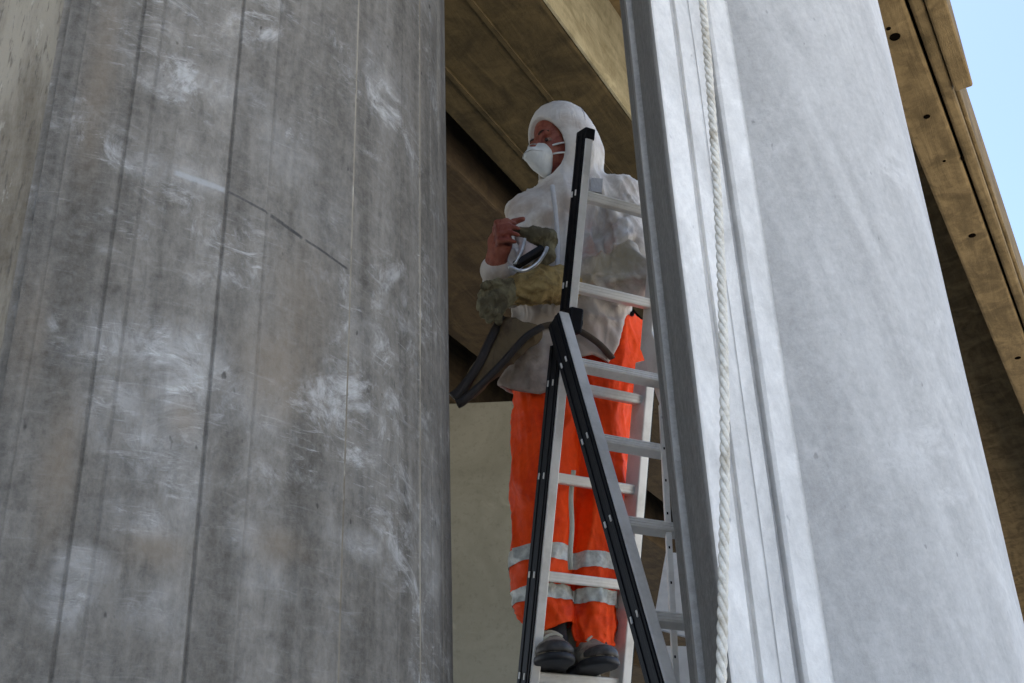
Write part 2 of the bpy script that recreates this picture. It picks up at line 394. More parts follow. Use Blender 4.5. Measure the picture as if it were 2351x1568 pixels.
for (a, b, k, cc, wd) in ((0, 1, .6, (.40, .41, .41), .007), (1, 2, .9, (.035, .035, .035), .0032), (2, 3, 1.0, (.02, .02, .02), .0046), (3, 4, 1.0, (.025, .025, .025), .0034)):
    arcs.append((*pts_line[a], *pts_line[b], wd, k, cc))
warm = []
for (px, py, rx, ry, k) in [(235, 180, 45, 260, .55), (640, 850, 110, 130, .6), (130, 1060, 50, 220, .6), (350, 1260, 110, 60, .6), (420, 960, 40, 60, .6), (640, 1250, 90, 60, .5), (60, 760, 60, 200, .5), (700, 700, 90, 160, .4)]:
    u, v, ru, rv, k = spot(px, py, rx, ry, k); warm.append((u, v, ru, rv, k, (.20, .155, .105)))
# lower the strip of the flat face into warm, paler, rough sawn concrete
flat_u = pu[24]

left_m = concrete('grey_board_marked_concrete', (.070, .061, .048), (.245, .224, .190), (.55, .54, .51), spots, warm, arcs=arcs, grain=1.25, wk=.7, soft=1)
DECKZ = 8.6
lp = shaft('concrete_pillar', prof, tint, 0, DECKZ-.01, left_m)
tag(lp, 'broad grey rounded concrete pillar with board joints, lime stains and a dark scratch, left of the worker', 'pillar')

# right pillar: flat stepped pilaster with a rounded shaft to its right
RCaz, Rh = 12.6, 22.25-12.6; Rk = math.sin(math.radians(Rh)); Rnear = 1.93; RR = Rnear*Rk/(1-Rk); RD = Rnear+RR; RC = adir(RCaz)*RD
def azp(az, d): return adir(az)*d
pts = []; tt = []
def ap(p, t=1.0): pts.append(np.array(p)); tt.append(t)
x0 = azp(9.23, 1.86)
gface = np.array([.012, 1.0]); gface /= np.linalg.norm(gface)
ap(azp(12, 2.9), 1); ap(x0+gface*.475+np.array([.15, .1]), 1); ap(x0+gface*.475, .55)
# return face, shade put into its grey tint: two boards with a pale raised joint between
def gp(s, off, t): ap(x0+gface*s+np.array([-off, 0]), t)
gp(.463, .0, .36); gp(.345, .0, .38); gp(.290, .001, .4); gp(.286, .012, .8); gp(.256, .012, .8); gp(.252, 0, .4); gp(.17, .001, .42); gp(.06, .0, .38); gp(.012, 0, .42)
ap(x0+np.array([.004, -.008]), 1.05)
# front of the pilaster: skylight on strips and groove shade put into the tints
cyl_left = RC+RR*(-np.array([math.cos(math.radians(0)), 0]))
def chit(az):
    d = adir(az); b = d.dot(RC); q = RC.dot(RC)-RR*RR; return d*(b-math.sqrt(max(b*b-q, 0)))
x1 = chit(13.9)
fd = x1-x0; FL = np.linalg.norm(fd); fd /= FL; fn = np.array([fd[1], -fd[0]])    # outward, to the camera
def fs(az):                                             # distance along the front where this azimuth meets it
    d = adir(az); A = np.array([[fd[0], -d[0]], [fd[1], -d[1]]]); return np.linalg.solve(A, -x0)[0]
def fp(s, off, t): ap(x0+fd*s+fn*off, t)
sA, sB, sC, sD = fs(10.45), fs(10.75), fs(11.80), fs(12.62)
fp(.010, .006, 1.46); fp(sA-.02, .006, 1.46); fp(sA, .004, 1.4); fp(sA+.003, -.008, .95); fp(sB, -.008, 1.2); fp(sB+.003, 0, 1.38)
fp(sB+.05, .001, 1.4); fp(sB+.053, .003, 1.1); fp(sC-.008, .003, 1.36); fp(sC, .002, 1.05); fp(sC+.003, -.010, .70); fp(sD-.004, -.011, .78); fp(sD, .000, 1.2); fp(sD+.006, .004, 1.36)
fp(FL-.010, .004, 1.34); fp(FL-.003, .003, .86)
a0 = math.atan2(*(x1-RC)[::-1]);
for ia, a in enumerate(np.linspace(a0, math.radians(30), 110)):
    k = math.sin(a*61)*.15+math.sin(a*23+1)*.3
    ap(RC+RR*np.array([math.cos(a), math.sin(a)]), .78+.16*min(1, ia/50)+.02*math.sin(a*17))  # tint climbs round the shaft, its shading put into the colour
ap(RC+np.array([RR*.9, RR*.9]), 1)
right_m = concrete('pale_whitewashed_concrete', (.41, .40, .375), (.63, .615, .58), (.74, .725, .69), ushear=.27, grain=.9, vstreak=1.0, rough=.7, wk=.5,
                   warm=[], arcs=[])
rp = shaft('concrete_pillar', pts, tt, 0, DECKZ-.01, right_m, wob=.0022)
tag(rp, 'pale whitewashed concrete pillar with stepped edge and vertical grooves, right of the ladder', 'pillar')

# ---- bridge overhead
BAZ = math.radians(27.2); bridge = empty('bridge', (0, 0, DECKZ), 'brown weathered concrete bridge deck with long beams passing high overhead', 'bridge'); bridge.rotation_euler = (0, 0, -BAZ)
bu = np.array([math.cos(BAZ), -math.sin(BAZ)]); bv = np.array([math.sin(BAZ), math.cos(BAZ)])
brown = deckmat('brown_shaded_concrete', (.032, .024, .011), (.080, .058, .026)); olive = deckmat('ochre_weathered_concrete', (.095, .066, .030), (.215, .152, .074)); pale = deckmat('khaki_lit_concrete', (.22, .19, .115), (.38, .34, .23))  # brown holds the soffit shade, khaki the skylight on the beam side
dark = deckmat('dark_shaded_concrete', (.035, .024, .014), (.075, .052, .027))  # soffit shade put into the colour
def bbox(name, x0, x1, y0, y1, z0, z1, m, bev=.03):
    b = MB().obox(((x0+x1)/2, (y0+y1)/2, (z0+z1)/2), ((x1-x0)/2, 0, 0), (0, (y1-y0)/2, 0), (0, 0, (z1-z0)/2), bev); return b.build(name, m, bridge, world=False)
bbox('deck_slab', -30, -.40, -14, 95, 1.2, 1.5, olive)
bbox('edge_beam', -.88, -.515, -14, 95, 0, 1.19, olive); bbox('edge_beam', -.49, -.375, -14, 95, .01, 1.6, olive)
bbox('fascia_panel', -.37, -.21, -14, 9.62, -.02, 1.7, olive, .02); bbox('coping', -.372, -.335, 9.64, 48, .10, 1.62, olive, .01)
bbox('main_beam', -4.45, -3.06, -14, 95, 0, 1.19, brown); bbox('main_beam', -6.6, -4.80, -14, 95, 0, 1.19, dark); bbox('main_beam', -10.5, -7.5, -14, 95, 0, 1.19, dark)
bbox('skylit_beam_side', -3.058, -3.03, -14, 95, .01, 1.18, pale, .004)  # paler facing, skylight on the beam's side put into its colour
for x_ in (-14.5, -18.5, -22.5, -26.5): bbox('main_beam', x_, x_+3, -14, 95, 0, 1.19, dark)
ridge = MB()
for x in (-4.15, -3.55): ridge.obox((x, 15, -.012), (.02, 0, 0), (0, 29, 0), (0, 0, .0115))
ridge.build('board_ridge', brown, bridge, world=False)
hole_shade_m = simple('dark_hole_shade', (.004, .003, .002), 1.0, spec=0.0)  # near-black pieces stand in for the shade inside holes
for px, py, r in [(2055, 85, .045), (2128, 268, .03), (2232, 541, .04), (2337, 822, .04), (2168, 370, .016), (2210, 366, .016), (2040, 66, .02)]:
    q = PZ(px, py, DECKZ-.003); a, b = q[:2] @ bu, q[:2] @ bv
    m = MB(); n = 14; vs = [(a+r*math.cos(k*2*math.pi/n), b+r*1.1*math.sin(k*2*math.pi/n), z) for z in (-.003, .02) for k in range(n)]
    m.add(vs, [tuple(range(n))[::-1]]+[(k, (k+1) % n, n+(k+1) % n, n+k) for k in range(n)]); m.build('tie_hole_shade', hole_shade_m, bridge, world=False)

wall_m = deckmat('olive_grey_render', (.165, .16, .128), (.21, .205, .168), (1, 1, .6), .5)
tag(MB().obox((-5.2, 15.1, 4.3), (6.1, 0, 0), (0, .25, 0), (0, 0, 4.29), .02).build('concrete_wall', wall_m), 'smooth olive grey concrete wall in the distance between pillar and worker', 'wall')
ledge_m = simple('ledge_concrete', (.3, .29, .26), .9, .2, 5)
tag(MB().obox((.2, 3.15, .97), (1.0, 0, 0), (0, .62, 0), (0, 0, .969), .01).build('concrete_ledge', ledge_m), 'grey concrete ledge block that the ladder stands on', 'ledge')

# ------------------------------------------------------------------ ladder
alu = NT('brushed_aluminium'); ao = alu.n('ShaderNodeTexCoord').outputs['Object']
alu = alu.done(alu.mix(alu.rng(alu.noise(ao, 9, 7, .7), .4, .7), (.78, .76, .71), (.60, .58, .53)), .45, alu.bump(alu.noise(ao, 160, 3), .12, .001), .15)
blackp = simple('black_plastic', (.006, .006, .008), .5, .3, 60, .1, 0, .18, (.035, .03, .028), 22, .62, .8)
UA = math.radians(28); uu = np.array([math.cos(UA), math.sin(UA), 0]); vv = np.array([math.sin(UA), -math.cos(UA), 0]); TL = math.radians(17.6)
dA = -vv*math.sin(TL)-np.array([0, 0, math.cos(TL)]); dB = vv*math.sin(TL)-np.array([0, 0, math.cos(TL)])
nA = np.cross(uu, dA); nA = nA if nA @ vv > 0 else -nA          # front of each section, towards the camera
nB = np.cross(uu, dB); nB = nB if nB @ vv > 0 else -nB
H = P(1308, 740, 2.9)
ladder = empty('stepladder', (H[0], H[1], 1.945), 'open aluminium combination stepladder with black stile sides in front of the worker', 'ladder')
def section(o, d, n, s0, s1, W, dep, th, rungs, rname='rung', capend=None, glints=()):
    for side in (0, 1):
        c = o+uu*(W*side)
        st = MB().beam(c+d*s0, c+d*s1, uu, th, dep, .003).build('stile', alu, ladder)
        out = -uu if side == 0 else uu; q = c+out*(th/2+.0012)
        b = MB().beam(q+d*(s0+.004), q+d*(s1-.004), uu, .006, dep*.90, .0015)
        b.beam(q+out*.003-n*dep*.24+d*(s0+.006), q+out*.003-n*dep*.24+d*(s1-.006), uu, .005, dep*.16, .001)
        b.beam(q+out*.003+n*dep*.24+d*(s0+.006), q+out*.003+n*dep*.24+d*(s1-.006), uu, .005, dep*.16, .001)
        x = b.build('black_strip', blackp, st)
        if capend is not None:
            MB().beam(c+d*(capend-.012), c+d*(capend+.022), uu, th+.008, dep+.004, .004).build('end_cap', blackp, st)
        for r in rungs:
            for sg in (-1, 1): MB().beam(q+out*.006+d*(r-.008)+n*sg*dep*.2, q+out*.006+d*(r+.009)+n*sg*dep*.2, uu, .004, .005, .001).build('rung_rivet', alu, st)
    for r in rungs:
        a = o+d*r+uu*(th/2-.002); b = o+d*r+uu*(W-th/2+.002)
        m = MB().beam(a, b, d, .027, .032, .003)
        for k in (-.008, 0, .008): m.beam(a+n*.0165+d*k, b+n*.0165+d*k, d, .0035, .0025, .0004)
        m.build(rname, alu, ladder)
from functools import lru_cache
def proj(p): c = M.T @ (np.array(p)-CAM); return CX+F*c[0]/-c[2], CY-F*c[1]/-c[2]
def s_at(o, d, Y):
    s = np.linspace(-1.2, 1.8, 3001); q = np.array([proj(o+d*k)[1] for k in s]); return float(s[np.argmin(abs(q-Y))])
topA = s_at(H, dA, 306); hA = s_at(H, dA, 745)
rA = [s_at(H, dA, y) for y in (445, 655, 880, 1094, 1322, 1556)]
dr = (rA[-1]-rA[0])/5; print('A rungs', rA, dr)
section(H+nA*-.012, dA, nA, topA, hA+.02, .262, .052, .024, [r for r in rA[:2]], capend=topA)
rl = rA[2:]+[rA[-1]+dr]
endA = (H[2]-1.99)/math.cos(TL)
section(H+nA*-.03-uu*.004, dA, nA, hA+.05, endA, .272, .07, .027, rl)
HB = P(1283, 735, 2.88)
topB = 0.0; rB = [s_at(HB, dB, y) for y in (835, 1010, 1200, 1418)]; print('B rungs', rB)
endB = (HB[2]-1.99)/math.cos(TL)
section(HB, dB, nB, topB, endB, .29, .066, .030, rB+[rB[-1]+.23])
for side in (0, 1):
    c = H+uu*.262*side
    hb = MB().beam(c+dA*(-.035)+nA*.005, c+dA*.035+nA*.005, uu, .04 if side == 0 else .026, .07 if side == 0 else .05, .006)
    if side == 0: hb.tube([c-uu*(.030 if side == 0 else .01)+dA*.0, c+uu*(.03 if side == 0 else .012)], .020, 16); hb.build('hinge', blackp if side == 0 else alu, ladder)
    for o, d in ((H-uu*.004+uu*.272*side-nA*.03, dA), (HB+uu*.29*side, dB)):
        e = endA if d is dA else endB
        MB().beam(o+d*(e-.03), o+d*(e+.02), uu, .04, .08, .005).build('foot', blackp, ladder)

# ------------------------------------------------------------------ perforated rail with two pale panels
ppl = simple('pale_panel', (.78, .77, .74), .6, .12, 12, .2, dirt=(.40, .36, .32), dsc=7, dlo=.5, dhi=.8)
rk = empty('panel_rack', P(1560, 1600, 2.75), 'slim perforated white rail with pale grey panels tucked against the right pillar edge', 'rack')
ra, rb = P(1519, 930, 2.79), P(1556, 1640, 2.72)
MB().beam(ra, rb, (1, .2, 0), .014, .012, .001).build('rail', alu, rk)
for k in np.linspace(.05, .95, 9): q = ra+(rb-ra)*k+np.array([0, -.0065, 0]); MB().obox(q, (.0018, 0, 0), (0, .001, 0), (0, 0, .003)).build('rail_hole_shade', hole_shade_m, rk)
for (A, B, C, D) in (((1529, 1268), (1575, 1270), (1592, 1466), (1498, 1440)), ((1504, 1482), (1594, 1484), (1610, 1640), (1480, 1640))):
    q = [P(*x, 3.02) for x in (A, B, C, D)]; bk = [p+np.array([0, .012, 0]) for p in q]
    MB().add(q+bk, [(3, 2, 1, 0), (4, 5, 6, 7), (0, 1, 5, 4), (1, 2, 6, 5), (2, 3, 7, 6), (3, 0, 4, 7)]).build('panel', ppl, rk)

# ------------------------------------------------------------------ rope
rope_m = simple('white_rope', (.66, .63, .55), .85, .12, 120, .5, dirt=(.34, .29, .21), dsc=24, dlo=.46, dhi=.72)
rpts = curve([P(1588, -260, 1.790), P(1613, 0, 1.775), P(1634, 250, 1.750), P(1650, 500, 1.720), P(1661, 780, 1.690), P(1664, 1080, 1.665), P(1660, 1350, 1.640), P(1655, 1600, 1.620), P(1640, 2100, 1.580), P(1630, 2600, 1.550)], 60)
top = np.array([[rpts[0][0]-.0, rpts[0][1]+.01, DECKZ-.005]]); seg = np.linspace(0, 1, 200)[:-1, None]; rpts = np.vstack([top*(1-seg)+rpts[0]*seg, rpts])
dist = np.concatenate([[0], np.cumsum(np.linalg.norm(np.diff(rpts, axis=0), axis=1))]); nn = int(dist[-1]/.004)
ss = np.linspace(0, dist[-1], nn); rc = np.stack([np.interp(ss, dist, rpts[:, k]) for k in range(3)], 1)
rm = MB(); R0 = .0037
for k in range(3):
    ph = ss/.060*2*math.pi/1.0+k*2*math.pi/3
    off = np.stack([np.cos(ph), np.sin(ph), 0*ph], 1)*R0; rm.tube(rc+off, .0042, 8)
tag(rm.build('hanging_rope', rope_m, None, True), 'thick twisted white rope hanging down along the right pillar', 'rope')

# ------------------------------------------------------------------ the worker
skin = fabric('ruddy_skin', (.33, .115, .075), (.20, .045, .032), .38, .66, 22, .5)
person = empty('person', P(1300, 1552, 3.17), 'worker in white hooded coverall, dust mask and orange hi-vis trousers standing on the ladder', 'person')
fwd = np.array([-.82, -.57, -.03]); fwd /= np.linalg.norm(fwd); sid = np.cross(fwd, [0, 0, 1.]); sid /= np.linalg.norm(sid); hup = np.cross(sid, fwd)
HC = P(1289, 331, 3.11)                                  # head centre
def hl(f, s, z): return HC+fwd*f+sid*s+hup*z               # sid > 0: the worker's right
print('sid', sid)
DY = 0
X = lambda px, py, y: P(px, py, y+DY)
# body under the clothes
hip1, hip2 = X(1262, 870, 3.20), X(1385, 860, 3.25); kn1, kn2 = X(1232, 1140, 3.19), X(1372, 1130, 3.25); an1, an2 = X(1272, 1450, 3.205), X(1368, 1480, 3.24)
sh1, sh2 = X(1215, 500, 3.10), X(1425, 462, 3.16)
el1, wr1 = X(1165, 655, 3.06), X(1138, 606, 2.955)
el2, wr2 = X(1452, 640, 3.06), X(1300, 655, 3.02)
hand1 = X(1148, 556, 2.925)
bprims = [ell(hl(.0, 0, .025), fwd*.090, sid*.072, hup*.098), ell(hl(.030, 0, -.052), fwd*.062, sid*.055, hup*.068),
          (cap(hl(.090, 0, -.022), hl(.112, 0, -.058), .010, .017), .012), (cap(hl(.086, -.036, -.010), hl(.086, .036, -.010), .012, .012), .012),
          (cap(hl(.06, .042, -.02), hl(.02, .06, -.06), .022, .018), .02),
          cap(hl(-.02, 0, -.05), X(1315, 450, 3.16), .05, .055), cap(sh1+[0, .03, 0], sh2+[0, .03, 0], .04, .04), cap(X(1300, 520, 3.18), X(1315, 830, 3.21), .075, .08, (1, 0, 0), 1.3),
          cap(hip1, kn1, .075, .055), cap(kn1, an1, .05, .026), cap(hip2, kn2, .075, .055), cap(kn2, an2, .05, .026), cap(hip1, hip2, .08, .08),
          cap(sh1, el1, .045, .038), cap(el1, wr1, .036, .027), cap(sh2+[0, .03, 0], el2+[0, .02, 0], .034, .024), cap(el2+[0, .02, 0], wr2, .024, .022),
          cap(an1, an1+[.0, -.02, -.05], .022, .016), cap(an2, an2+[.0, -.02, -.05], .022, .016)]
# bare right hand: palm, thumb, four fingers curled round the tool
hp = hand1; k_ = .0092
pal = [(ell(hp, np.array([.034, -.01, .012]), np.array([.004, .016, 0]), np.array([-.012, 0, .040])), .02), (cap(wr1, hp+[0, 0, -.03], .026, .024), .02)]
fing = []
for i, (dz, L) in enumerate([(.034, .95), (.014, 1.06), (-.006, 1.0), (-.025, .8)]):
    b = hp+np.array([-.012+.002*i, -.012, dz]); m1 = b+np.array([.006, -.034, .004])*L; m2 = m1+np.array([.030, -.008, -.001])*L; m3 = m2+np.array([.024, .012, -.003])*L
    fing += [(cap(b, m1, .0100, .0092), .006), (cap(m1, m2, .0092, .0085), .004), (cap(m2, m3, .0085, .0072), .004)]
tb = hp+np.array([.018, -.004, .034]); tm = tb+np.array([.022, -.018, .018]); fing += [(cap(tb, tm, .012, .0105), .01), (cap(tm, tm+[.028, -.010, .002], .0105, .009), .004)]
# the gloved left hand under its glove
lh = X(1200, 672, 2.97); bprims += [cap(wr2, lh, .03, .024)]
bf = union(bprims, .025); hf = union([(cap(wr1, wr1+[0, 0, .02], .026, .026), .01)]+pal+fing, .01)
def bodyf(p): return smin(bf(p), hf(p), .012)
v, f = nets(bodyf, (-.25, 2.85, 2.1), (.55, 3.42, 4.2), .0065)
body = ow(mesh('body', relax(v, f, 1), f, skin, person, True))

# coverall (hood and sleeves in one piece)
hemx = [(1100, 872), (1130, 880), (1180, 896), (1242, 906), (1290, 885), (1330, 822), (1362, 812), (1402, 830), (1424, 790), (1445, 705), (1475, 690), (1520, 690)]
hx = [P(a, b, 3.06)[0] for a, b in hemx]; hz = [P(a, b, 3.06)[2] for a, b in hemx]
torso = union([cap(X(1292, 520, 3.155), X(1300, 700, 3.165), .118, .118, (1, 0, 0), 1.30), cap(X(1300, 700, 3.165), X(1285, 900, 3.18), .118, .135, (1, 0, 0), 1.22),
               cap(X(1235, 790, 3.12), X(1160, 905, 3.09), .055, .035), cap(sh1, X(1310, 470, 3.13), .072, .085), cap(X(1310, 470, 3.13), sh2, .085, .085),
               cap(X(1400, 700, 3.16), X(1425, 800, 3.16), .06, .05)], .05)
arms = [cap(sh1, el1, .070, .056), cap(el1, wr1+[-.0, .02, -.01], .056, .046), cap(sh2, el2, .080, .072), cap(el2, X(1345, 640, 3.06), .070, .056), cap(X(1345, 640, 3.06), X(1296, 655, 3.02), .056, .05)]
hood = union([ell(hl(-.006, 0, .022), fwd*.114, sid*.100, hup*.128), ell(hl(-.035, -.01, -.05), fwd*.092, sid*.10, hup*.10), cap(hl(-.025, 0, -.06), X(1318, 470, 3.14), .082, .105),
              cap(hl(.0, 0, -.14), X(1296, 470, 3.08), .035, .05), cap(hl(-.02, .045, -.05), hl(.03, .03, -.12), .05, .035)], .04)
OC, OA = hl(.09, 0, -.022), None
opn = ell(hl(.122, .0, -.050), fwd*.130, sid*.085, hup*.106)
def cover(p):
    hd = hood(p); hd = -smin(-hd, opn(p), .012)
    b = smin(torso(p), union(arms, .03)(p), .014); d = smin(b, hd, .03)
    # hollow cuff at the bare wrist
    d = np.maximum(d, -(np.linalg.norm(p-(wr1+[0, -.045, .035]), axis=-1)-.043))
    zh = np.interp(p[..., 0], hx, hz); zh = zh+(p[..., 1]-3.06)*.40; cut = zh-p[..., 2]
    arm = union(arms, .03)(p)
    cutd = np.maximum(d, np.where(arm < .03, -1, cut))
    inner = np.maximum(torso(p)+.017, p[..., 2]-(zh+.12)); return np.where(arm < .02, cutd, np.maximum(cutd, -inner))
v, f = nets(cover, (-.22, 2.80, 2.75), (.58, 3.42, 4.22), .0065)
v = relax(v, f, 2)
def lim(v, f, c0, w): return v
vb = folds(v, f, .017, 6, (1.3, 1.3, .42), 1, 3.2, 1.0); vb = folds(vb, f, .005, 15, (1.2, 1.2, .4), 5, 2.8, .8)
kk = np.clip((np.linalg.norm(v-HC, axis=1)-.10)/.12, .12, 1)
_zh = np.interp(v[:, 0], hx, hz)+(v[:, 1]-3.06)*.40; _fa = np.linalg.norm(v-wr1, axis=1)
kk = kk*np.clip((v[:, 2]-_zh)/.07, .12, 1)*np.clip((_fa-.03)/.06, .15, 1); kk = kk[:, None]; v2 = v+(vb-v)*kk
# long pulls across the chest and sleeve
N = vnormals(v, f)
for (a, b, r, am) in [((1255, 470, 3.0), (1170, 520, 3.0), .014, .009), ((1262, 475, 3.0), (1200, 590, 3.0), .012, .010), ((1275, 470, 3.0), (1272, 700, 3.0), .010, .010), ((1300, 480, 3), (1310, 620, 3), .012, .007),
                      ((1400, 480, 3.08), (1440, 560, 3.0), .014, .010), ((1420, 560, 3.0), (1480, 600, 3.0), .012, .010), ((1360, 600, 3.0), (1460, 560, 3.0), .013, .009), ((1355, 520, 3.0), (1385, 600, 3), .012, .009),
                      ((1350, 660, 3), (1440, 760, 3), .014, .008), ((1250, 800, 3), (1170, 860, 3), .012, .009), ((1215, 800, 3), (1225, 895, 3), .012, .010), ((1330, 700, 3), (1400, 820, 3), .012, -.008), ((1432, 552, 3), (1462, 540, 3), .010, -.020), ((1462, 540, 3), (1492, 578, 3), .010, -.020), ((1350, 640, 3), (1420, 668, 3), .010, .014), ((1400, 640, 3), (1470, 640, 3), .010, .014),
                      ((1395, 440, 3), (1440, 500, 3), .012, .010), ((1370, 520, 3), (1440, 470, 3), .010, -.010), ((1180, 560, 3), (1250, 500, 3), .009, -.009), ((1215, 470, 3), (1190, 540, 3), .010, -.010), ((1350, 700, 3), (1440, 700, 3), .009, .010), ((1165, 520, 3), (1185, 580, 3), .009, .009),
                      ((1330, 770, 3), (1360, 815, 3), .009, .010), ((1260, 780, 3), (1262, 890, 3), .010, -.010), ((1190, 800, 3), (1175, 880, 3), .010, .012)]:
    A_, B_ = ray(*a[:2]), ray(*b[:2])
    # distance of each vertex from the sheet through the fold line (the pull runs across the whole front)
    pa, pb = P(*a), P(*b); ab = pb-pa; q = v-pa; q = q-np.outer(q[:, 1], [0, 1, 0])*.9; ab2 = ab.copy(); ab2[1] *= .1
    t = np.clip(q @ ab2/(ab2 @ ab2), 0, 1); d = np.linalg.norm((q-t[:, None]*ab2)[:, [0, 2]], axis=1)
    v2 += N*(am*1.3*np.exp(-(d/r)**2)*(N[:, 1] < .2)*np.clip((v[:, 2]-_zh)/.07, .08, 1))[:, None]
white = fabric('white_coverall_fabric', (.70, .67, .625), (.38, .295, .24), .42, .68, 6, .7, (3.80, 3.15, .92),
               spots=[(P(1420, 600, 3.0), .12, .85, (.33, .29, .20)), (P(1370, 560, 3.02), .075, .8, (.60, .30, .235)), (P(1375, 505, 3.02), .06, .7, (.60, .33, .27)), (P(1340, 650, 3.0), .07, .7, (.36, .31, .21)),
                      (P(1370, 760, 3.0), .12, .55, (.50, .38, .33)), (P(1200, 850, 3.0), .13, .8, (.16, .13, .11)), (P(1190, 740, 3.0), .09, .6, (.26, .20, .13)), (P(1150, 640, 2.98), .06, .5, (.30, .25, .22))])
cov = ow(mesh('coverall', v2, f, white, person, True))
# rolled elastic rim of the hood
rim = []
for k in range(41):
    a = 2*math.pi*k/40; best = None
    # walk outwards from the opening centre on the hood surface until the carved edge
    o = hl(.03, 0, -.037); dr_ = sid*math.cos(a)*.80+hup*math.sin(a)*1.04
    for r in np.linspace(.02, .14, 120):
        for ff in (0,):
            pass
    lo_, hi_ = 0.0, .13
    for r in np.linspace(.04, .13, 60):
        q = o+dr_*r; fr = np.linspace(-.06, .13, 96); pp = q+fwd*fr[:, None]; val = np.maximum(hood(pp), -opn(pp)); ins = np.where(val < 0)[0]
        if len(ins): best = pp[ins[-1]]; 
        if len(ins) and fr[ins[-1]] > -.05: break
    if best is not None: rim.append(best)
rim = np.array(rim); 
if len(rim) > 10:
    rs = rim.copy(); m_ = len(rs)-1
    for _ in range(3): rs[:-1] = (rs[:-1]+np.roll(rs[:-1], 1, 0)+np.roll(rs[:-1], -1, 0))/3; rs[-1] = rs[0]
    rimm = fabric('hood_elastic', (.66, .56, .54), (.5, .36, .33))
    MB().tube(curve(rs, 4), .0048, 8).build('hood_elastic', rimm, cov, True)
seam = []
for k in np.linspace(-.1, 1.0, 26):                       # stitched seam over the hood
    a = k*math.pi*.62+.35; dv = hup*math.sin(a)*.9-sid*math.cos(a); o = hl(-.015, 0, .02)+fwd*(-.01-.03*k)
    for r in np.linspace(.19, .05, 120):
        if hood((o+dv*r)[None])[0] < 0: seam.append(o+dv*(r+.0005)); break
if len(seam) > 4: MB().tube(np.array(seam), .0022, 6).build('hood_seam', fabric('seam_tape', (.45, .42, .42), (.4, .35, .33)), cov, True)
# zip placket and grey shoulder patch
def front(px, py, off=.002):
    d = ray(px, py); t = np.linspace(2.7, 4.6, 900); pp = CAM+d*t[:, None]; val = cover(pp); i = np.where(val < 0)[0]
    return CAM+d*(t[i[0]]-off) if len(i) else None
zp = [front(x, y, .017) for x, y in [(1268, 425), (1272, 455), (1277, 500), (1280, 550), (1280, 610), (1276, 650)]]; zp = [q for q in zp if q is not None]
if len(zp) > 3: MB().tube(curve(zp, 8), .007, 6, .5).build('zip_placket', fabric('placket', (.62, .63, .65), (.5, .48, .47)), cov, True)
pq = [front(x, y, .022) for x, y in [(1358, 408), (1384, 410), (1382, 442), (1356, 438)]]
if all(q is not None for q in pq):
    c = sum(pq)/4; MB().add(pq+[q+np.array([0, .03, 0]) for q in pq], [(3, 2, 1, 0), (4, 5, 6, 7), (0, 1, 5, 4), (1, 2, 6, 5), (2, 3, 7, 6), (3, 0, 4, 7)]).build('shoulder_patch', fabric('grey_patch', (.30, .30, .30), (.2, .2, .2)), cov)
bq = front(1451, 722, .004)
if bq is not None: MB().tube([bq, bq+np.array([0, -.008, 0])], .007, 10).build('button', blackp, cov)

# dust mask
mask_m = fabric('mask_felt', (.74, .77, .76), (.55, .57, .55), .5, .8, 12, .8)
mc = hl(.080, .004, -.076)
mk = union([ell(mc, fwd*.042, sid*.041, hup*.047), (cap(mc+fwd*.026+hup*.034, mc+fwd*.046-hup*.008, .011, .017), .016), (cap(mc+fwd*.044-sid*.018-hup*.004, mc+fwd*.044+sid*.018-hup*.004, .010, .010), .014), (cap(mc-hup*.024+fwd*.012, mc-hup*.048-fwd*.008, .026, .020), .02)], .02)
v, f = nets(mk, mc-.11, mc+.11, .004); v = folds(relax(v, f, 2), f, .0025, 20, (1, 1, 1), 3)
mask = ow(mesh('dust_mask', v, f, mask_m, person, True))
def onmask(a, z):                                         # point on the mask at side a, height z
    o = mc+sid*a+hup*z; fr = np.linspace(.10, -.03, 200); pp = o+fwd*fr[:, None]; i = np.where(mk(pp) < .0015)[0]; return pp[i[0]] if len(i) else None
nc = [q for q in (onmask(a, .030-abs(a)*.25) for a in np.linspace(-.022, .022, 9)) if q is not None]
if len(nc) > 3: MB().tube(np.array(nc), .0022, 6).build('nose_clip', simple('clip_metal', (.35, .36, .36), .4, .1, 30, .1, .5), mask, True)
sm = [q for q in (onmask(a, -.006) for a in np.linspace(-.036, .036, 15)) if q is not None]
if len(sm) > 3: MB().tube(np.array(sm), .0012, 6).build('mask_seam', simple('mask_seam_felt', (.45, .46, .45), .8), mask, True)
for z0, z1, nme in ((-.030, -.006, 'strap'), (-.062, -.050, 'strap')):
    pts_ = []
    for k in np.linspace(0, 1, 14):
        a = math.radians(40+k*60); pts_.append(hl(math.cos(a)*.096, -math.sin(a)*.072, -.03+z0+(z1-z0)*k))
    MB().tube(np.array(pts_), .0028, 6).build(nme, mask_m, mask, True)
# eyes and brows
eye_w = simple('eye_white', (.24, .15, .12), .3, .1); eye_d = simple('iris', (.03, .02, .02), .2, .2); brow_m = simple('brow_hair', (.05, .028, .02), .8)
for s in (-1, 1):
    v, f = nets(ell(hl(.074, s*.032, -.033), fwd*.013, sid*.012, hup*.007), hl(.074, s*.032, -.033)-.02, hl(.074, s*.032, -.033)+.02, .003)
    e_ = ow(mesh('eye', v, f, eye_w, person, True))
    MB().tube([hl(.082, s*.033, -.034), hl(.0885, s*.034, -.034)], [.0065, .005], 12).build('iris', eye_d, e_, True)
    MB().tube(curve([hl(.097, s*.014, -.008), hl(.096, s*.030, -.004), hl(.082, s*.046, -.009)], 6), .005, 6, .6).build('eyebrow', brow_m, person, True)

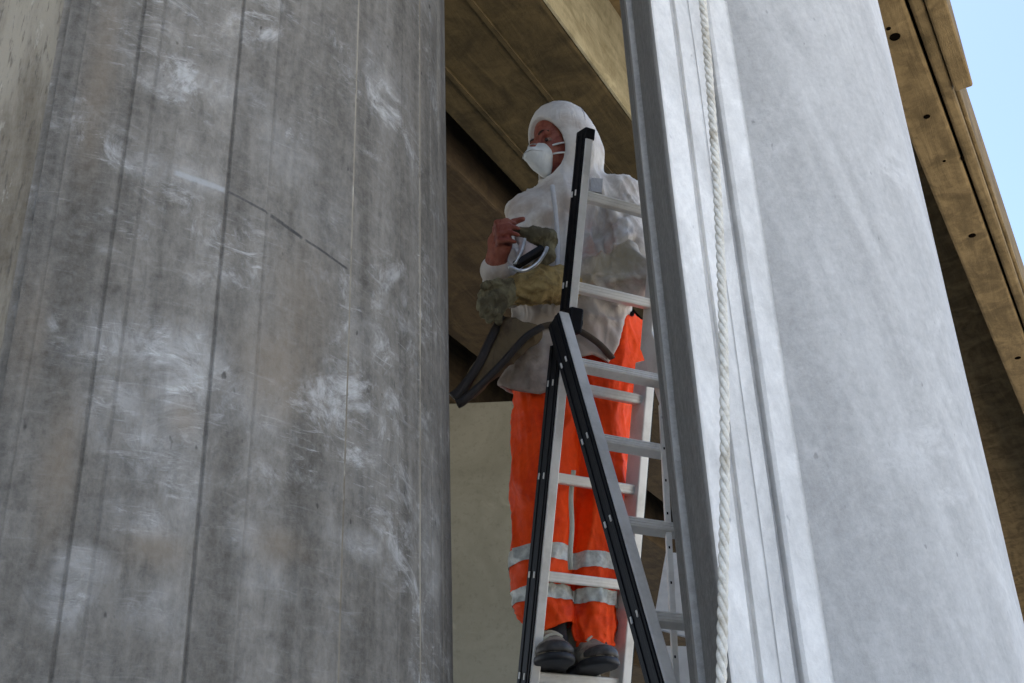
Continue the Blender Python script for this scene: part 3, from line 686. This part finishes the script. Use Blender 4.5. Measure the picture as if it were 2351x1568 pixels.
# trousers
wst = union([cap(X(1285, 740, 3.18), X(1400, 740, 3.22), .09, .10), cap(X(1262, 860, 3.20), X(1395, 850, 3.245), .105, .105), cap(X(1400, 760, 3.22), X(1440, 850, 3.25), .09, .085)], .05)
leg1 = union([cap(X(1258, 880, 3.19), X(1248, 1120, 3.185), .104, .086), cap(X(1248, 1120, 3.185), X(1244, 1300, 3.195), .086, .074), cap(X(1244, 1300, 3.195), X(1276, 1500, 3.215), .074, .056),
              (cap(X(1212, 1240, 3.21), X(1206, 1395, 3.21), .045, .034), .03)], .03)
leg2 = union([cap(X(1378, 880, 3.24), X(1376, 1120, 3.245), .098, .080), cap(X(1376, 1120, 3.245), X(1358, 1300, 3.245), .078, .066), cap(X(1358, 1300, 3.245), X(1358, 1530, 3.25), .066, .058)], .03)
def hemcut(d, p, q, n): n = np.array(n, float); n /= np.linalg.norm(n); return np.maximum(d, (p-q) @ n)
def trou(p):
    a = leg1(p); b = leg2(p)
    ia = np.maximum(union([cap(X(1270, 1420, 3.2), X(1276, 1480, 3.215), .043, .043)])(p), -1); ib = union([cap(X(1360, 1400, 3.245), X(1362, 1520, 3.26), .046, .046)])(p)
    lg = smin(a, b, .012); d = smin(lg, wst(p), .035)
    g = np.maximum(np.maximum(d, -1), -1); return g
v, f = nets(trou, (-.12, 2.98, 2.2), (.52, 3.42, 3.35), .0065); v = relax(v, f, 2)
v = folds(v, f, .017, 7, (1.3, 1.3, .45), 11, 2.8, 1.0)
lowk = np.clip((2.60-v[:, 2])/.2, 0, 1); vl = folds(v, f, .012, 13, (.8, .8, 1.5), 17, 1.8, .7); v = v+(vl-v)*(.35+.65*lowk)[:, None]
orange = fabric('orange_hivis_fabric', (.95, .075, .002), (.66, .032, .003), .45, .7, 4.5, .65)
tr = ow(mesh('trousers', v, f, orange, person, True))
bm = bmesh.new(); bm.from_mesh(tr.data); xm = P(1316, 1440, 3.15)[0]
for sgn, pc_, nn_ in ((-1, P(1275, 1437, 3.15), (.34, .10, -1)), (1, P(1355, 1480, 3.18), (.0, .10, -1))):
    fs_ = [q for q in bm.faces if q.calc_center_median().z < 2.62 and (q.calc_center_median().x-xm)*sgn > 0]
    vs_ = {w_ for q in fs_ for w_ in q.verts}; es_ = {w_ for q in fs_ for w_ in q.edges}
    bmesh.ops.bisect_plane(bm, geom=fs_+list(es_)+list(vs_), plane_co=tuple(pc_), plane_no=nn_, clear_outer=True)
bm.to_mesh(tr.data); bm.free()
sm_ = tr.modifiers.new('cloth', 'SOLIDIFY'); sm_.thickness = .006; sm_.offset = -1
refl = simple('reflective_tape', (.50, .51, .46), .4, .25, 45, .2, 0, .6, (.22, .2, .17), 20)
def band(pc, h, n=(0, .0, 1.0), side=None):
    n = np.array(n, float); n /= np.linalg.norm(n); bm = bmesh.new(); bm.from_mesh(tr.data)
    for q, s in ((pc+n*h/2, 1), (pc-n*h/2, -1)):
        bmesh.ops.bisect_plane(bm, geom=bm.verts[:]+bm.edges[:]+bm.faces[:], plane_co=tuple(q), plane_no=tuple(n*s), clear_outer=True)
    if side:
        bmesh.ops.bisect_plane(bm, geom=bm.verts[:]+bm.edges[:]+bm.faces[:], plane_co=tuple(side[0]), plane_no=side[1], clear_outer=True)
    bm.normal_update()
    for q in bm.verts: q.co += q.normal*.0035
    me = bpy.data.meshes.new('reflective_band'); bm.to_mesh(me); bm.free(); me.materials.clear(); me.materials.append(refl)
    me.polygons.foreach_set('use_smooth', [True]*len(me.polygons)); o = bpy.data.objects.new('reflective_band', me); link(o, tr)
    return o
mid = P(1313, 1260, 3.15)
for sgn in (1, -1):
    band(P(1290 if sgn > 0 else 1370, 1262 if sgn > 0 else 1268, 3.12), .044, (0, 0, 1), (mid, (sgn, .45*sgn, 0)))
    band(P(1290 if sgn > 0 else 1370, 1350, 3.12), .038, (0, 0, 1), (mid, (sgn, .45*sgn, 0)))
cord = curve([P(1317, 1080, 3.08), P(1311, 1140, 3.085), P(1313, 1210, 3.09), P(1309, 1270, 3.09), P(1310, 1308, 3.10)], 10)
MB().tube(cord, .0065, 8, .5).build('hanging_tape', fabric('tape', (.52, .52, .44), (.3, .3, .24)), person, True)
# belt round the waist
belt = curve([front(x, y, .020) if front(x, y) is not None else P(x, y, 3.0) for x, y in [(1196, 788), (1222, 762), (1245, 750), (1275, 745), (1312, 752), (1345, 768), (1378, 792), (1405, 822)]], 8)
MB().tube(belt, .0135, 8, .5).build('belt', fabric('dark_webbing', (.11, .09, .07), (.07, .055, .045)), person, True)

# boots
boot_m = fabric('worn_grey_leather', (.34, .30, .225), (.13, .11, .09), .45, .66, 16, .6); sole_m = simple('black_rubber', (.022, .022, .024), .6, .3, 30); lace_m = fabric('dusty_lace', (.55, .52, .40), (.3, .28, .22))
rungc = H-nA*.03-uu*.004+dA*rA[-1]; topz = rungc[2]+.0165
def boot(cx, heel, toe, an):
    heel, toe = np.array(heel), np.array(toe); d = toe-heel; d /= np.linalg.norm(d); s = np.array([d[1], -d[0], 0]); z = np.array([0, 0, 1.])
    fn_ = union([cap(heel+z*.045, toe-d*.07+z*.034, .038, .032, s, 1.1), ell(toe-d*.045+z*.030, d*.055, s*.049, z*.033), (cap(heel+d*.035+z*.05, an+z*.07+[0, .0, 0], .042, .043), .02), (cap(heel+d*.160+z*.058, heel+d*.070+z*.120, .034, .038), .03)], .02)
    g = lambda p: np.maximum(fn_(p), (heel[2]+.018)-p[..., 2])
    lo = np.minimum(np.minimum(heel, toe), an)-.08; hi = np.maximum(np.maximum(heel, toe), an)+.13; v, f = nets(g, lo, hi, .005); v = folds(relax(v, f, 1), f, .003, 25, (1, 1, 1), cx)
    b = ow(mesh('boot', v, f, boot_m, person, True))
    so = union([cap(heel+z*.013, toe-d*.05+z*.013, .040, .044), (ell(toe-d*.045+z*.013, d*.060, s*.053, z*.06), .01)], .02)
    gs = lambda p: np.maximum(np.maximum(so(p), heel[2]-p[..., 2]), p[..., 2]-(heel[2]+.020)); v, f = nets(gs, lo, hi, .005); ow(mesh('sole', relax(v, f, 1), f, sole_m, b, True))
    tc = lambda p: np.maximum(fn_(p)-.0028, np.maximum(np.maximum(-((p-toe) @ d+.034), p[..., 2]-(heel[2]+.040)-.5*((p-toe) @ d+.03)), (heel[2]+.02)-p[..., 2])); v, f = nets(tc, lo, hi, .005); ow(mesh('toe_cap', relax(v, f, 1), f, simple('scuffed_toe', (.06, .052, .045), .55, .4, 25, .3, dirt=(.14, .12, .10), dsc=18), b, True))
    cq = cap(an+[0, -.016, -.045], an+[0, .008, .05], .036, .030); cf = lambda p: np.maximum(cq(p), heel[2]+.06-p[..., 2]); v, f = nets(cf, an-.16, an+.18, .005)
    ow(mesh('boot_collar', folds(relax(v, f, 1), f, .002, 22, (1, 1, 1.4), cx), f, fabric('black_padding', (.022, .021, .022), (.06, .05, .042), .5, .7, 18, .8), b, True))
    for k in range(5):
        pts_ = []
        for a in np.linspace(-.026, .026, 7):
            c = toe-d*(.062+.020*k+(.008 if k % 2 else -.008)*a/.026)+s*a
            zz = np.linspace(.105, .02, 120); q = c+z*zz[:, None]; h_ = np.where(fn_(q) < 0)[0]; h_ = h_ if len(h_) and h_[0] > 0 else []
            if len(h_): pts_.append(q[h_[0]]+z*.0015-np.array([0, .0015, 0]))
        if len(pts_) > 3: MB().tube(np.array(pts_), .0042, 6).build('lace', lace_m, b, True)
    return b
f1 = rungc+uu*.066; f2 = rungc+uu*.172
d1 = np.array([.10, -.99, 0]); d2 = np.array([.42, -.9, 0]); d2 /= np.linalg.norm(d2)
z_ = np.array([0, 0, topz-rungc[2]])
boot(3, f1-d1*.13+z_, f1+d1*.125+z_, an1); boot(8, f2-d2*.13+z_, f2+d2*.115+z_, an2)

# ------------------------------------------------------------------ things held and carried
# leather gauntlet on the left hand, shaggy and dusty
gl_m = fabric('yellow_suede', (.40, .295, .125), (.21, .145, .06), .42, .62, 14, .9); gd_m = fabric('green_grey_suede', (.22, .20, .12), (.09, .075, .045), .42, .62, 15, .9)
gy = union([cap(X(1292, 655, 2.99), X(1235, 652, 2.955), .052, .050), cap(X(1235, 652, 2.955), X(1175, 668, 2.945), .048, .036)], .03)
v, f = nets(gy, (-.2, 2.84, 3.1), (.4, 3.12, 3.75), .005); v = folds(relax(v, f, 1), f, .013, 17, (1, 1, .8), 21, 1.6, .9); v = folds(v, f, .005, 50, (1, 1, 1), 22)
glove = ow(mesh('work_gauntlet', v, f, gl_m, person, True)); glove['label'] = 'yellow suede gauntlet on the crossed forearm'
gh = [cap(X(1178, 668, 2.945), X(1135, 690, 2.93), .035, .034)]
for i, (a, b, c) in enumerate([((1140, 672), (1108, 676), (1102, 706)), ((1140, 684), (1112, 694), (1110, 722)), ((1146, 696), (1122, 710), (1124, 735)), ((1158, 702), (1140, 722), (1146, 738))]):
    gh += [(cap(X(*a, 2.925), X(*b, 2.915), .0135, .013), .006), (cap(X(*b, 2.915), X(*c, 2.925), .013, .011), .005)]
gh += [(cap(X(1172, 655, 2.93), X(1142, 650, 2.905), .016, .014), .01), (cap(X(1142, 650, 2.905), X(1112, 656, 2.895), .014, .012), .005)]
ghf = union(gh, .015); v, f = nets(ghf, (-.2, 2.84, 3.1), (.4, 3.02, 3.65), .004); v = folds(relax(v, f, 1), f, .005, 30, (1, 1, 1), 25)
ow(mesh('gloved_hand', v, f, gd_m, glove, True))
# spare olive glove folded over the right hand
sg = union([cap(X(1160, 524, 2.92), X(1225, 540, 2.91), .013, .020), cap(X(1225, 540, 2.91), X(1258, 548, 2.925), .024, .026), cap(X(1258, 548, 2.925), X(1258, 590, 2.93), .022, .020), cap(X(1256, 590, 2.93), X(1225, 622, 2.925), .020, .015),
            (cap(X(1240, 538, 2.92), X(1268, 535, 2.93), .012, .010), .01), (cap(X(1215, 540, 2.91), X(1195, 528, 2.90), .012, .010), .01)], .012)
v, f = nets(sg, (-.15, 2.82, 3.3), (.3, 3.02, 3.9), .004); v = folds(relax(v, f, 1), f, .007, 24, (1, 1, 1), 31, 1.8)
tag(mesh('work_glove', v, f, gd_m, None, True), 'crumpled olive green work glove held folded in the bare hand', 'glove')
# small dark hand tool with a bright rim
tl = empty('hand_tool', X(1215, 590, 2.90), 'small dark hand tool with bright metal edge held at the chest', 'tool')
ta, tb2 = X(1180, 612, 2.895), X(1248, 570, 2.885)
MB().beam(ta, tb2, (0, 1, 0), .030, .020, .006).build('tool_body', blackp, tl)
silver = simple('worn_steel', (.62, .63, .62), .35, .2, 40, .1, .7)
MB().tube(curve([X(1168, 612, 2.87), X(1200, 622, 2.865), X(1232, 606, 2.862), X(1250, 582, 2.865), X(1256, 568, 2.87)], 8), .0055, 8).build('metal_edge', silver, tl, True)
MB().tube(curve([X(1205, 548, 2.885), X(1196, 580, 2.88), X(1182, 606, 2.88)], 8), [.0045]*17, 8).build('wire_handle', silver, tl, True)
cl = union([ell(X(1218, 582, 2.915), (.026, 0, .020), (-.01, 0, .026), (0, .012, 0)), cap(X(1210, 570, 2.915), X(1190, 545, 2.92), .018, .010)], .01); v, f = nets(cl, (-.1, 2.84, 3.3), (.2, 3.0, 3.8), .004)
ow(mesh('dust_cloth', folds(relax(v, f, 1), f, .006, 26, (1, 1, 1), 41), f, fabric('pink_rag', (.52, .44, .43), (.3, .24, .22)), tl, True))
# sling pouch at the hip
pm = fabric('brown_canvas', (.155, .115, .065), (.085, .06, .04), .42, .65, 9, .85)
pc = empty('sling_pouch', X(1120, 850, 3.0), 'brown canvas sling pouch with dark edges hanging off the worker\'s hip', 'pouch')
pf = union([cap(X(1170, 760, 2.99), X(1218, 765, 2.99), .030, .026), cap(X(1170, 760, 2.99), X(1066, 900, 2.99), .030, .020), cap(X(1215, 772, 2.99), X(1085, 896, 2.99), .026, .018)], .03)
v, f = nets(pf, (-.25, 2.88, 2.7), (.2, 3.1, 3.4), .005); v = folds(relax(v, f, 2), f, .009, 13, (1, 1, 1), 51)
ow(mesh('pouch_body', v, f, pm, pc, True))
dm = fabric('black_rubber_edge', (.035, .03, .028), (.07, .055, .045), .5, .75, 12, .6)
MB().tube(curve([X(1152, 728, 2.965), X(1128, 775, 2.955), X(1098, 838, 2.95), X(1062, 892, 2.95), X(1042, 914, 2.955)], 8), np.interp(np.linspace(0, 1, 33), [0, .6, 1], [.012, .013, .019]), 10).build('dark_bar', dm, pc, True)
MB().tube(curve([X(1245, 750, 2.955), X(1205, 776, 2.95), X(1160, 826, 2.95), X(1110, 878, 2.95), X(1066, 918, 2.95), X(1050, 926, 2.955)], 8), np.interp(np.linspace(0, 1, 41), [0, .6, 1], [.010, .010, .015]), 10).build('edge_strap', dm, pc, True)
